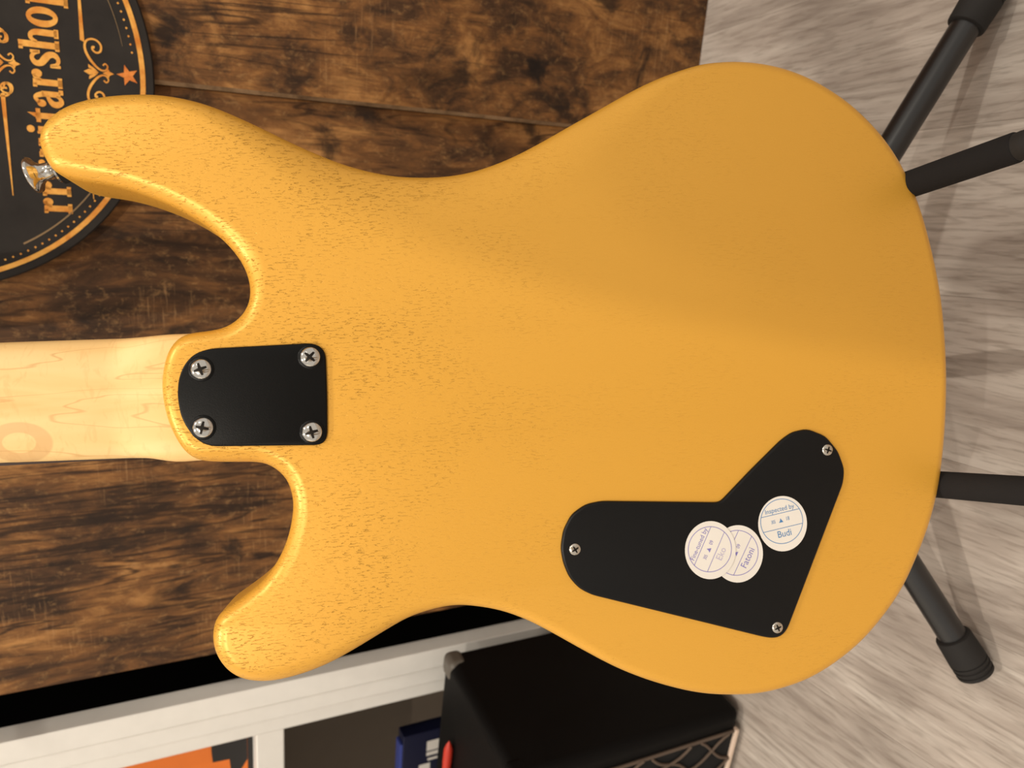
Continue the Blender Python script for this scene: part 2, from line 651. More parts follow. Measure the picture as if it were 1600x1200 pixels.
cpart('post', 0.008, 0.0335, 0.000, 0.024, 0.02, 1.55, M_white)
cpart('side_frame', -0.0140, 0.0068, 0.002, 0.030, 0.0, 1.55, M_white, bev=0.0025)
cpart('inner_frame', -0.0345, -0.0142, 0.006, 0.030, 0.0, 1.55, M_white, bev=0.0035)
cpart('side_panel', -0.0340, 0.0060, 0.0302, 0.36, 0.0, 1.55, M_gapshade)  # coloured black to paint in the shade behind the post
cpart('side_panel', -0.86, -0.82, 0.002, 0.36, 0.0, 1.55, M_white)
cpart('back_panel', -0.82, -0.0345, 0.345, 0.36, 0.0, 1.55, M_shelfin)
for z0, z1 in ((0.05, 0.08), (0.447, 0.478), (0.86, 0.89), (1.27, 1.30)):
    cpart('shelf_board', -0.82, -0.0346, 0.010, 0.345, z0, z1, M_white, bev=0.002)

# goods on the shelves
ob = tag(empty('orange_box', ROOM @ Matrix.Translation((-0.70, 0.775, 0.478))), 'orange carton with bold black print on the upper shelf of the white unit', 'box')
b = bmesh.new()
box(b, -0.075, 0.062, 0.0, 0.05, 0.0, 0.20)
mesh_obj('carton', b, M_orange, ob, bevel=0.001)
pr = Print(lambda x, y: Vector((x, -0.0006, y)))
pr.rect(-0.075, 0.062, 0.0, 0.006)  # black strip painted for the shaded gap under the carton
pr.poly([(0.062, 0.045), (0.033, 0.045), (0.017, 0.044), (0.016, 0.026), (-0.004, 0.0245), (-0.006, 0.016), (0.010, 0.0065), (0.062, 0.0065)])
mesh_obj('print_and_gap_shade', pr.bm, M_blackc, ob)

nb = tag(empty('navy_box', ROOM @ Matrix.Translation((-0.742, 0.80, 0.08))), 'small navy blue carton with white print on the lower shelf beside the amplifier', 'box')
b = bmesh.new()
box(b, -0.09, 0.0, 0.0, 0.022, 0.0, 0.205)
mesh_obj('carton', b, M_navy, nb, bevel=0.001)
b = bmesh.new()
box(b, -0.088, -0.014, 0.003, 0.020, 0.2052, 0.2085)
mesh_obj('lid', b, M_blue, nb)
pr = Print(lambda x, y: Vector((x, -0.0006, y)))
for (x0, x1, y0, y1) in ((-0.040, -0.034, 0.150, 0.172), (-0.032, -0.016, 0.150, 0.172), (-0.066, -0.052, 0.166, 0.182), (-0.048, -0.044, 0.152, 0.170)):
    pr.rect(x0, x1, y0, y1)
mesh_obj('white_print', pr.bm, M_paper, nb)

# ------------------------------------------------------------------ amplifier
AMPM = Matrix.Translation((-0.3667, 0.6491, 0)) @ Matrix.Rotation(rad(-22), 4, 'Z')
amp = tag(empty('guitar_amplifier', AMPM), 'black combo amplifier with diamond grille and cream piping on the floor', 'amplifier')
AW, AD, AH = 0.40, 0.186, 0.281
b = bmesh.new()
box(b, -AW, 0, 0, AD, 0.006, AH)
bx = mesh_obj('cabinet', b, M_tolex, amp, bevel=0.011, bseg=5)
# recess in the front holding the grille
gx0, gx1, gz0, gz1 = -AW + 0.022, -0.022, 0.014, 0.205
b = bmesh.new()
box(b, gx0, gx1, -0.0012, 0.004, gz0, gz1)
mesh_obj('grille_cloth', b, M_cloth, amp)
for nm, (x0, x1, z0, z1) in (('piping', (gx0, gx1, gz0 - 0.006, gz0)), ('piping', (gx0, gx1, gz1, gz1 + 0.006))):
    b = bmesh.new()
    box(b, x0, x1, -0.0045, 0.003, z0, z1)
    mesh_obj(nm, b, M_pipe, amp, bevel=0.002, bseg=3)
for x0 in (gx0, gx1 - 0.004):
    b = bmesh.new()
    box(b, x0, x0 + 0.004, -0.0030, 0.003, gz0, gz1)
    mesh_obj('grille_border', b, M_lattice, amp, bevel=0.001)
gl = None
pitch = 0.038
pitz = 0.056
thread = []
k0 = -8
for fam in (0, 1):
    for q in range(-8, 16):
        pts = []
        for s in range(0, 121):
            z = gz0 + (gz1 - gz0) * s / 120
            sgn = 1 if fam == 0 else -1
            x = gx1 - q * pitch + sgn * (z - gz0) / pitz * pitch + 0.004 * math.sin(2 * PI * (z - gz0) / pitz * 1.0 + q * PI)
            if gx0 + 0.002 < x < gx1 - 0.002:
                pts.append((x, -0.0028 - 0.0006 * fam, z))
        if len(pts) > 4:
            b = bmesh.new()
            tube(b, pts[::4] if len(pts) > 12 else pts, 0.0017, 6)
            mesh_obj('grille_thread', b, M_lattice, amp, smooth=70)
for x in (-AW + 0.012, -0.012):
    for y in (0.012, AD - 0.012):
        b = bmesh.new()
        box(b, x - 0.0135, x + 0.0135, y - 0.0135, y + 0.0135, AH - 0.020, AH + 0.0015)
        mesh_obj('corner_cap', b, M_corner if (x > -0.1 and y > 0.1) else M_tolex, amp, bevel=0.0075, bseg=4)
for x in (-AW + 0.04, -0.04):
    for y in (0.035, AD - 0.035):
        b = bmesh.new()
        lathe(b, (x, y, 0.0), (0, 0, 1), [(0, 0.010), (0.007, 0.012)], 16)
        mesh_obj('foot', b, M_rubber, amp)
b = bmesh.new()
tube(b, [(-AW / 2 - 0.09, AD / 2, AH - 0.002), (-AW / 2 - 0.085, AD / 2, AH + 0.014), (-AW / 2, AD / 2, AH + 0.022), (-AW / 2 + 0.085, AD / 2, AH + 0.014), (-AW / 2 + 0.09, AD / 2, AH - 0.002)], 0.007, 12)
mesh_obj('handle', b, M_rubber, amp, smooth=60)

rd = tag(empty('marker_pen', AMPM @ Matrix.Translation((-0.081, 0.137, AH + 0.0056))), 'thin red pointed plastic piece lying on top of the black amplifier', 'pen')
b = bmesh.new()
lathe(b, (-0.030, 0, 0), (-1, 0, 0), [(0, 0.0050), (0.070, 0.0050), (0.072, 0.0040)], 20)
mesh_obj('barrel', b, M_red, rd, smooth=40)
b = bmesh.new()
lathe(b, (0, 0, 0), (-1, 0, 0), [(0, 0.0006), (0.006, 0.0036), (0.012, 0.0052), (0.030, 0.0054)], 20)
mesh_obj('cap', b, M_red, rd, smooth=40)

# ------------------------------------------------------------------ round shop sign on the panels
SIGN = ROOM @ Matrix.Translation((0.0415, 0.736, 0.7225))
sg = tag(empty('round_sign', SIGN), 'round black shop sign with amber lettering hung on the wood panels', 'sign')
SR = 0.1742
b = bmesh.new()
lathe(b, (0, 0, 0), (0, -1, 0), [(0, SR), (0.0045, SR), (0.006, SR - 0.0012)], 128)
mesh_obj('board', b, [M_signblk], sg, smooth=40)


def SP(lift=0.0063):
    return lambda x, y: Vector((x * 0.001, -lift, y * 0.001))


pr = Print(SP())
pr.ring(0, 0, 163.6, 167.4, n=128)
mesh_obj('amber_ring', pr.bm, M_signor, sg)
pr = Print(SP())
for k in range(1, 80):
    a = -PI / 2 + rad(4.2) + k * (2 * PI - rad(8.4)) / 164 * 1.0
    for s in (1, -1):
        aa = -PI / 2 + s * (a + PI / 2)
        x, y = 159.6 * math.cos(aa), 159.6 * math.sin(aa)
        pr.poly([(x, y - 0.95), (x + 0.95, y), (x, y + 0.95), (x - 0.95, y)])
mesh_obj('dot_border', pr.bm, M_signor, sg)['kind'] = 'stuff'
pr = Print(SP())
for s in (1, -1):
    pr.ring(0, 0, 152.8, 154.2, -PI / 2 + s * rad(62), -PI / 2 + s * rad(8), n=48, w_end=0.15)
mesh_obj('fine_arc', pr.bm, M_signline, sg)
pr = Print(SP())
pr.poly([((8.2 if k % 2 == 0 else 3.4) * math.sin(k * PI / 5 + 0.03), -154.8 + (8.2 if k % 2 == 0 else 3.4) * math.cos(k * PI / 5 + 0.03)) for k in range(10)])
mesh_obj('star', pr.bm, M_signsr, sg)


def ornament(cz, extra, rz):
    pr = Print(SP())
    def q(X, Y):
        return ((705 - Y) * 0.0748, (935 - X) * 0.070)
    path = [(950, 632), (975, 612), (998, 640), (975, 676), (935, 680), (890, 655), (835, 595), (795, 525), (782, 460), (800, 408), (850, 383), (908, 394), (944, 440), (934, 494), (896, 512), (860, 490), (858, 462), (880, 462)]
    wid = [1.2, 1.0, 1.0, 1.1, 1.3, 1.6, 1.9, 1.9, 1.7, 1.5, 1.4, 1.4, 1.5, 1.5, 1.4, 1.3, 1.6, 2.0]
    for s in (1, -1):
        pr.stroke([(s * q(*p)[0], cz + q(*p)[1]) for p in path], wid, 6)
        if extra:
            p2 = [(880, 478), (902, 452), (950, 440), (985, 470), (985, 520), (945, 540), (915, 520), (918, 492), (940, 492)]
            pr.stroke([(s * (q(*p)[0] + 2.0), cz + q(*p)[1] + 2.0) for p in p2], 1.4, 6)
        # tapered rule
        pr.poly([(s * 21.0, rz - 1.5), (s * 22.5, rz + 1.5), (s * 98, rz + 0.3), (s * 98, rz - 0.3)])
    # diamond below, trident above
    pr.poly([(0, cz - 8.6), (1.5, cz - 5.6), (3.4, cz - 4.6), (1.5, cz - 3.4), (0, cz - 0.6), (-1.5, cz - 3.4), (-3.4, cz - 4.6), (-1.5, cz - 5.6)])
    pr.poly([(0, cz + 2.0), (1.6, cz + 6.0), (2.2, cz + 8.8), (0, cz + 12.6), (-2.2, cz + 8.8), (-1.6, cz + 6.0)])
    for s in (1, -1):
        pr.poly([(s * 0.6, cz + 2.6), (s * 3.2, cz + 5.4), (s * 5.6, cz + 9.2), (s * 3.0, cz + 9.0), (s * 1.6, cz + 6.2)])
    mesh_obj('ornament', pr.bm, M_signor, sg)


ornament(-136.3, False, -124.2)
ornament(-73.0, True, -68.2)


def glyph(pr, ch, x0, x1, base):
    """fat condensed slab-serif letters drawn from strokes; x-height 20 mm"""
    w = x1 - x0
    R_ = lambda a, b_, c, d: pr.rect(x0 + a, x0 + b_, base + c, base + d)
    D_ = lambda x, y, rx, ry=None: pr.disc(x0 + x, base + y, rx, ry)
    K_ = lambda pts, ww: pr.stroke([(x0 + p[0], base + p[1]) for p in pts], ww, 6)
    if ch == 'r':
        R_(1.4, 6.0, 0, 19.6); R_(0, 7.6, 0, 3.0); R_(0, 3.0, 17.0, 19.8)
        D_(w - 3.1, 16.6, 3.1, 3.5)
        K_([(5.4, 14.0), (6.8, 17.6), (9.4, 18.6)], [2.0, 2.4, 2.6])
    elif ch == 'i':
        R_(1.2, 5.6, 0, 19.0); R_(0, w, 0, 2.8); R_(0, 2, 16.8, 19.6); D_(3.3, 24.0, 2.7)
    elif ch == 't':
        R_(2.6, 7.0, 4.0, 20.0); R_(0, w, 16.6, 19.6)
        pr.poly([(x0 + 3.2, base + 19.6), (x0 + 7.0, base + 19.6), (x0 + 7.0, base + 25.4)])
        K_([(4.8, 5.0), (5.2, 2.6), (7.2, 1.5), (9.6, 3.6)], [4.4, 3.4, 2.8, 1.4])
    elif ch == 'a':
        R_(w - 5.6, w - 1.4, 2.0, 14.5); R_(w - 3.6, w, 0, 3.0)
        K_([(w - 3.5, 13.0), (w - 5.0, 17.6), (6.6, 18.9), (3.4, 16.4)], [4.2, 3.4, 2.6, 2.6])
        D_(3.1, 15.0, 2.7, 3.0)
        K_([(w - 4.6, 10.8), (5.8, 9.6), (3.0, 7.2), (2.6, 4.4), (4.4, 1.8), (7.2, 2.2), (w - 4.6, 4.8)], [2.0, 3.0, 4.4, 4.6, 3.8, 2.6, 2.0])
    elif ch == 's':
        K_([(w - 1.6, 14.2), (w - 3.2, 17.6), (6.4, 18.9), (3.2, 16.6), (3.6, 13.0), (6.6, 10.4), (9.4, 7.6), (9.8, 4.0), (6.8, 1.5), (3.4, 2.4), (1.8, 6.4)], [2.4, 2.6, 2.8, 4.0, 4.6, 5.0, 4.6, 4.2, 2.8, 2.4, 2.4])
        R_(w - 2.6, w - 0.4, 13.4, 19.8); R_(0.4, 2.6, 0.2, 7.2)
    elif ch == 'h':
        R_(1.4, 6.0, 0, 27); R_(0, 7.4, 0, 3.0); R_(-0.4, 3.0, 24.2, 27)
        K_([(5.6, 14.6), (7.6, 18.2), (10.6, 18.4), (12.4, 15.4), (12.6, 10.0), (12.6, 1.0)], [1.8, 2.6, 3.2, 4.2, 4.6, 4.6])
        R_(9.2, w, 0, 3.0)
    elif ch == 'o':
        pr.oval_ring(x0 + w / 2, base + 9.9, w / 2, 10.4, w / 2 - 4.7, 7.2)
    elif ch == 'p':
        R_(1.4, 6.0, -8, 19.6); R_(0, 7.8, -8, -5.2); R_(0, 3.0, 17.0, 19.8)
        K_([(5.6, 16.4), (8.6, 18.4), (11.6, 16.0), (12.4, 10.0), (11.4, 4.2), (8.6, 1.4), (5.6, 3.4)], [2.0, 2.8, 4.2, 4.8, 4.2, 2.8, 2.0])
    elif ch == 'u':
        K_([(3.6, 19.0), (3.6, 6.0), (5.0, 2.4), (8.0, 1.9), (10.4, 5.0)], [4.6, 4.6, 3.8, 2.8, 2.0])
        R_(9.6, 14.0, 0, 19.4); R_(0, 4.0, 16.8, 19.6); R_(12.0, 15.5, 0, 2.8); R_(8.2, 11, 16.8, 19.6)
    elif ch == 'g':
        pr.oval_ring(x0 + 5.8, base + 13.4, 5.6, 6.6, 2.2, 4.2)
        K_([(3.6, 7.6), (2.4, 4.6), (6.0, 2.6), (10.8, 1.2), (12.0, -2.8), (9.0, -6.6), (4.4, -6.6), (1.4, -3.6), (3.2, 0.6)], [2.4, 2.8, 3.6, 3.8, 3.8, 3.0, 2.8, 2.6, 2.2])
        D_(12.6, 18.6, 2.3); K_([(9.6, 16.2), (11.2, 17.4), (12.6, 18.0)], 1.8)


pr = Print(SP())
for ch, x0, x1 in (('r', -110.5, -98.5), ('r', -97.0, -85.5), ('g', -84, -69), ('u', -67, -51.5), ('i', -49.6, -43), ('t', -41, -30.8), ('a', -29.8, -16.2),
                   ('r', -15, -2.0), ('s', -0.8, 12.0), ('h', 11.8, 27.4), ('o', 28.2, 42.4), ('p', 43.6, 58)):
    glyph(pr, ch, x0, x1, -108.4)
mesh_obj('lettering', pr.bm, M_signor, sg)

# ------------------------------------------------------------------ the guitar (local frame: x down the body, y to the room's right, z out of the back)
LEAN = rad(18)
gx_ = Vector((0, -math.sin(LEAN), -math.cos(LEAN)))
gy_ = Vector((1, 0, 0))
gn_ = Vector((0, -math.cos(LEAN), math.sin(LEAN)))
G0 = CAM + AX_F * 0.384
GM = Matrix.Translation(G0) @ Matrix((gx_, gy_, gn_)).transposed().to_4x4()
gt = tag(empty('electric_guitar', GM), 'gold electric guitar with maple neck, its back turned to the viewer, resting on a stand', 'guitar')

OUT = [(-216.3, 126.3), (-214.5, 133.9), (-209.3, 139.9), (-200.5, 144.9), (-187.5, 148.1), (-172.9, 149.2), (-161.3, 148.8), (-149.6, 146.8), (-137.9, 143.3), (-126.2, 138.2), (-114.5, 132.4), (-102.7, 126.2), (-90.7, 120.3), (-78.6, 115.0), (-66.4, 110.9), (-53.9, 108.0), (-41.3, 106.8), (-28.5, 106.8), (-15.4, 108.4), (-2.2, 112.0), (11.3, 117.3), (25.0, 124.0), (38.9, 131.3), (52.9, 138.4), (67.0, 145.6), (81.2, 152.2), (95.4, 157.4), (109.7, 161.4), (120.4, 162.7), (131.2, 163.0), (145.5, 161.6), (159.7, 158.1), (174.0, 152.1), (188.2, 143.3), (198.8, 134.5), (209.4, 123.2), (218.0, 110.8), (224.7, 97.3), (230.5, 81.3), (234.7, 63.6), (237.8, 45.9), (239.7, 28.1), (240.3, 6.9), (239.6, -14.2), (237.5, -35.2), (234.8, -52.7), (231.0, -70.0), (225.3, -87.1), (217.3, -104.0), (206.7, -122.2), (194.4, -136.7), (180.6, -149.2), (165.1, -159.0), (150.1, -165.6), (135.3, -169.1), (120.8, -170.5), (106.7, -169.6), (92.7, -167.4), (78.9, -163.5), (62.0, -156.9), (45.4, -148.5), (29.1, -138.1), (13.1, -127.3), (0.3, -119.4), (-12.5, -113.6), (-25.3, -110.1), (-34.9, -108.8), (-44.6, -109.5), (-57.5, -112.4), (-70.5, -118.4), (-83.4, -125.0), (-96.2, -130.9), (-108.7, -134.9), (-121.0, -137.0), (-130.1, -137.0), (-139.0, -134.7), (-145.6, -130.0), (-150.2, -122.7), (-151.9, -114.7), (-150.8, -107.1), (-147.3, -101.9), (-136.7, -95.2), (-126.7, -88.0), (-118.8, -78.1), (-113.6, -66.9), (-110.8, -54.6), (-111.2, -46.1), (-113.8, -39.0), (-119.6, -33.2), (-127.0, -30.5), (-141.9, -29.4), (-153.1, -27.4), (-160.1, -21.3), (-165.6, -8.6), (-167.7, 5.4), (-166.8, 16.1), (-163.9, 25.2), (-159.2, 31.1), (-153.1, 33.6), (-144.2, 34.4), (-137.5, 35.9), (-132.0, 39.1), (-127.8, 43.6), (-125.3, 49.7), (-125.2, 57.5), (-128.0, 66.4), (-134.3, 76.0), (-144.2, 85.6), (-157.0, 94.1), (-171.3, 100.9), (-185.5, 105.6), (-198.3, 108.1), (-206.7, 110.7), (-212.7, 115.7)]
raw = [(a * 0.001, b_ * 0.001) for a, b_ in OUT]
pts = catmull(raw, 8, closed=True)
for _ in range(5):
    pts = [(pts[i - 1] + pts[i] * 2 + pts[(i + 1) % len(pts)]) / 4 for i in range(len(pts))]
pts = resample_closed(pts, 640)
nrm = inward_normals(pts, 6)


def sstep(a, b_, v):
    t = min(max((v - a) / (b_ - a), 0), 1)
    return t * t * (3 - 2 * t)


wt, dt = [], []
for p in pts:
    belly = sstep(-0.15, -0.06, p.x) * sstep(0.10, 0.03, p.x) * (1 if p.y > 0.06 else 0)
    hrn = sstep(-0.05, -0.11, p.x) * (0 if abs(p.y - 0.004) < 0.032 else 1)
    wt.append(0.0062 + 0.020 * belly + 0.0022 * hrn)
    dt.append(0.0062 + 0.0030 * belly + 0.0022 * hrn)
for _ in range(12):
    wt = [(wt[i - 1] + 2 * wt[i] + wt[(i + 1) % len(wt)]) / 4 for i in range(len(wt))]
    dt = [(dt[i - 1] + 2 * dt[i] + dt[(i + 1) % len(dt)]) / 4 for i in range(len(dt))]
b = bmesh.new()
slab(b, pts, nrm, 0.0, -0.043, 0.0068, 0.006, 10, wt, dt)
mesh_obj('body', b, M_gold, gt, smooth=40)


def outline(lst, n=10, N=None, sm=1):
    p = catmull([(a * 0.001, c * 0.001) for a, c in lst], n, closed=True)
    for _ in range(sm):
        p = [(p[i - 1] + p[i] * 2 + p[(i + 1) % len(p)]) / 4 for i in range(len(p))]
    return p


def polyline(lst, step=0.0015):
    """straight-sided outline, densified"""
    out = []
    L = len(lst)
    for i in range(L):
        a = Vector((lst[i][0], lst[i][1], 0)) * 0.001
        c = Vector((lst[(i + 1) % L][0], lst[(i + 1) % L][1], 0)) * 0.001
        k = max(1, int((c - a).length / step))
        out += [a.lerp(c, j / k) for j in range(k)]
    for _ in range(3):
        out = [(out[i - 1] + out[i] * 2 + out[(i + 1) % len(out)]) / 4 for i in range(len(out))]
    return out


def screw(parent, x, y, z, r, dome, mat, washer=False, rot=0.0):
    b = bmesh.new()
    prof = [(-0.0008, r)] + [(dome * math.sin(t), r * math.cos(t) if t < 1.55 else 0.0) for t in [k * PI / 2 / 8 for k in range(9)]]
    prof = [(s, max(q, r * 0.02)) for s, q in prof]
    lathe(b, (x, y, z), (0, 0, 1), prof, 28)
    # cross recess: tapered strips on the dome, slot shade put into their dark colour
    for k in range(2):
        a = rot + k * PI / 2
        ca, sa = math.cos(a), math.sin(a)
        prev = None
        for j in range(9):
            u = r * 0.62 * (j / 4 - 1)
            wd = r * (0.17 - 0.07 * abs(j / 4 - 1))
            cur = []
            for v in (-wd, wd):
                zz = z + dome * math.sqrt(max(0.0, 1 - (u * u + v * v) / (r * r))) + 0.00006
                cur.append(b.verts.new((x + u * ca - v * sa, y + u * sa + v * ca, zz)))
            if prev:
                b.faces.new((prev[0], cur[0], cur[1], prev[1])).material_index = 1
            prev = cur
    if washer:
        lathe(b, (x, y, z), (0, 0, 1), [(0.00005, r * 1.22), (0.00035, r * 1.16), (0.0003, r * 0.9)], 28, mat=2, cap=False)
    return mesh_obj('screw', b, [mat, M_slot, M_platemetal], parent, smooth=50)


# neck plate
PLATE = [(-159.3, 4.3), (-158.3, 11.8), (-155.9, 17.7), (-152.2, 22.1), (-148.0, 24.3), (-142.7, 25.4), (-96.2, 25.5), (-91.8, 23.7), (-89.9, 20.2), (-90.4, 0.1), (-91.4, -19.3), (-92.4, -22.4), (-95.2, -23.9), (-145.4, -21.0), (-149.4, -19.3), (-153.0, -16.0), (-156.7, -10.0), (-158.6, -4.2)]
pp = polyline(PLATE)
b = bmesh.new()
slab(b, pp, inward_normals(pp, 3), 0.0016, -0.0004, 0.0009, 0.0002, 4)
npl = mesh_obj('neck_plate', b, M_platemetal, gt, smooth=35)
npl['label'] = 'black rounded metal neck plate with four chrome screws'
for k, (x, y) in enumerate(((-147.7, 15.8), (-97.2, 18.8), (-148.4, -11.8), (-98.4, -17.3))):
    screw(npl, x * 0.001, y * 0.001, 0.0016, 0.0049, 0.0021, M_chrome, True, 0.3 + k * 0.5)

# control cavity cover
COVER = [(19.4, -83.8), (21.3, -75.0), (26.0, -67.3), (33.5, -62.8), (41.9, -61.8), (72.6, -64.6), (104.3, -67.5), (121.6, -52.5), (139.5, -37.8), (146.1, -33.9), (154.8, -32.8), (164.6, -37.2), (171.2, -45.7), (174.2, -55.4), (173.0, -62.8), (154.8, -100.1), (137.1, -136.4), (134.5, -139.4), (129.8, -140.6), (124.2, -139.4), (78.4, -123.8), (34.0, -108.7), (27.7, -104.9), (22.8, -98.6), (20.3, -91.3)]
cp = polyline(COVER)
b = bmesh.new()
slab(b, cp, inward_normals(cp, 3), 0.0018, -0.0004, 0.0013, 0.0002, 4)
cov = mesh_obj('control_cover', b, M_plastic, gt, smooth=35)
cov['label'] = 'black plastic control cavity cover with three screws and stickers'
for k, (x, y) in enumerate(((26.6, -84.8), (164.8, -44.6), (131.2, -134.8))):
    screw(cov, x * 0.001, y * 0.001, 0.0018, 0.0030, 0.0009, M_nickel, False, 0.5 + k * 0.7)


def sticker(cx, cy, ang, lift, ink, faint, top, date, name, rxy, offs, fade):
    ca, sa = math.cos(ang), math.sin(ang)
    z0 = 0.0018 + lift
    b = bmesh.new()
    n = 56
    rx, ry = rxy
    lo = [b.verts.new((cx + rx * math.cos(2 * PI * k / n), cy + ry * math.sin(2 * PI * k / n), z0)) for k in range(n)]
    hi = [b.verts.new((cx + rx * math.cos(2 * PI * k / n), cy + ry * math.sin(2 * PI * k / n), z0 + 0.00022)) for k in range(n)]
    b.faces.new(hi)
    b.faces.new(lo[::-1])
    for k in range(n):
        b.faces.new((lo[k], lo[(k + 1) % n], hi[(k + 1) % n], hi[k]))
    ox, oy = offs
    zt = z0 + 0.00022 + 0.00006
    pr = Print(lambda x, y: Vector((cx + ox + (x * ca - y * sa) * 0.001, cy + oy + (x * sa + y * ca) * 0.001, zt)))
    pr.bm.free()
    pr.bm = b
    rr = 11.6
    pr.ring(0, 0, rr - 0.16, rr + 0.16, n=56, mat=1)
    for yy in (4.3, -3.5):
        h = math.sqrt(rr * rr - yy * yy)
        pr.rect(-h, h, yy - 0.14, yy + 0.14, mat=1)
    pr.text(top, 0, 6.4, 3.5, 0, 1, 0.92)
    pr.text(date[0], -4.6, 0.5, 2.7, 0, 1, 0.62)
    pr.poly([(-1.7, -0.5), (0.8, -0.5), (0.2, 0.5), (-0.5, 1.7), (-0.9, 0.4)], 1)
    pr.text(date[1], 3.4, 0.7, 2.9, 0, 1, 0.75)
    pr.text(name, 0.2, -6.6, 5.0, 0, 2 if fade else 1, 0.9)
    return mesh_obj('sticker', b, [M_paper, ink, faint], cov)


s1 = sticker(0.1374, -0.0811, rad(8), 0.00005, M_inkb, M_inkb, 'Inspected by', ('305', '18'), 'Budi', (0.0134, 0.0144), (-0.0005, 0.0013), False)
s1['label'] = 'white round inspection sticker with blue print'
s3 = sticker(0.1120, -0.0946, rad(60), 0.00005, M_inkv, M_inkv, 'Tested by', ('205', '09'), 'Fatoni', (0.0136, 0.0148), (-0.0006, 0.0006), False)
s3['label'] = 'white round sticker with violet print, half covered by another sticker'
s2 = sticker(0.0972, -0.0913, rad(62), 0.00040, M_inkv, M_inkp, 'Fine-tuned by', ('305', '09'), 'Eko', (0.0136, 0.0149), (-0.0003, 0.0005), True)
s2['label'] = 'white round fine-tuning sticker with faint violet print, on top of another'

# neck
b = bmesh.new()
secs = []
NSEG = 28
stations = []
u = -0.830
while u < -0.160:
    stations.append(u)
    u += 0.012 if u < -0.26 else 0.004
stations.append(-0.150)
for u in stations:
    if u < -0.25:
        t = (u + 0.25) / (-0.83 + 0.25)
        ye0, ye1 = -0.0244 + 0.0065 * t, 0.0364 - 0.0075 * t
    else:
        f = sstep(-0.186, -0.166, u)
        ye0 = -0.0244 - 0.0022 * (u + 0.2556) / 0.068
        ye0 = ye0 + (-0.0294 - ye0) * f
        ye1 = 0.0364 - 0.0012 * (u + 0.2522) / 0.07 + 0.0006 * f
    heel = sstep(-0.200, -0.168, u)
    expo = 2.05 + 5.0 * heel
    zt = -0.0265 + 0.0040 * heel
    zb = -0.0440
    cy, hw = (ye0 + ye1) / 2, (ye1 - ye0) / 2
    ring = []
    for k in range(NSEG + 1):
        a = PI * k / NSEG
        c, s = math.cos(a), math.sin(a)
        x = hw * math.copysign(abs(c) ** (2 / expo), c)
        h = 0.012 * abs(s) ** (2 / expo)
        zz = (zt - 0.012 - 0.0) + h * 1.0
        ring.append(b.verts.new((u, cy + x, zz)))
    ring.append(b.verts.new((u, cy - hw, zb)))
    ring.append(b.verts.new((u, cy + hw, zb)))
    secs.append(ring)
for a, c in zip(secs, secs[1:]):
    L = len(a)
    for k in range(L):
        b.faces.new((a[k], a[(k + 1) % L], c[(k + 1) % L], c[k]))
b.faces.new(secs[0][::-1])
b.faces.new(secs[-1])
mesh_obj('neck', b, M_maple, gt, smooth=35)
b = bmesh.new()
v0 = [(-0.80, -0.0190), (-0.80, 0.0310), (-0.05, 0.0375), (-0.05, -0.0290)]
lo = [b.verts.new((x, y, -0.0500)) for x, y in v0]
hi = [b.verts.new((x, y, -0.0441)) for x, y in v0]
b.faces.new(lo)
b.faces.new(hi[::-1])
for k in range(4):
    b.faces.new((lo[k], lo[(k + 1) % 4], hi[(k + 1) % 4], hi[k]))
mesh_obj('fingerboard', b, M_ivory, gt)
hs = outline([(-815, -19), (-850, -30), (-930, -34), (-985, -24), (-992, -6), (-975, 18), (-940, 36), (-860, 44), (-825, 33), (-812, 30)], 8, sm=3)
b = bmesh.new()
slab(b, hs, inward_normals(hs, 3), -0.032, -0.046, 0.0015, 0.0015, 3)
mesh_obj('headstock', b, M_maple, gt, smooth=40)
for k in range(3):
    for sd in (-1, 1):
        x, y = -0.855 - 0.045 * k, (0.004 + sd * 0.022)
        b = bmesh.new()
        lathe(b, (x, y, -0.032), (0, 0, 1), [(0, 0.0075), (0.008, 0.007), (0.0085, 0.002)], 20)
        tube(b, [(x, y, -0.0275), (x, y + sd * 0.030, -0.0275)], 0.0022, 10)
        lathe(b, (x, y + sd * 0.028, -0.0275), (0, sd, 0), [(0, 0.004), (0.003, 0.007), (0.012, 0.008), (0.014, 0.004)], 16)
        mesh_obj('tuning_machine', b, M_chrome, gt, smooth=40)

# strap button on the upper horn tip
bd = Vector((-0.965, -0.262, 0)).normalized()
bp = Vector((-0.2128, 0.1190, -0.0200))
b = bmesh.new()
lathe(b, bp - bd * 0.003, bd, [(0, 0.0078), (0.0042, 0.0078), (0.0046, 0.0070)], 28)
mesh_obj('felt_washer', b, M_felt, gt, smooth=40)
b = bmesh.new()
lathe(b, bp + bd * 0.0016, bd, [(0, 0.0066), (0.001, 0.0068), (0.0022, 0.0050), (0.0045, 0.0040), (0.0075, 0.0042), (0.0095, 0.0058), (0.0110, 0.0084), (0.0121, 0.0088), (0.0130, 0.0084), (0.0140, 0.0060), (0.0144, 0.0022), (0.0146, 0.0004)], 40)
sb = mesh_obj('strap_button', b, M_chrome, gt, smooth=60)

# ------------------------------------------------------------------ guitar stand
st = tag(empty('guitar_stand', Matrix.Translation((0.017, 0.44, 0.0))), 'black tripod guitar stand with foam covered arms under the gold guitar', 'guitar stand')
INV = Matrix.Translation((-0.017, -0.44, 0.0))


def spart(name, fn, mats, parent=st, smooth=40):
    b = bmesh.new()
    fn(b)
    bmesh.ops.transform(b, matrix=INV, verts=b.verts[:])
    return mesh_obj(name, b, mats, parent, smooth=smooth)


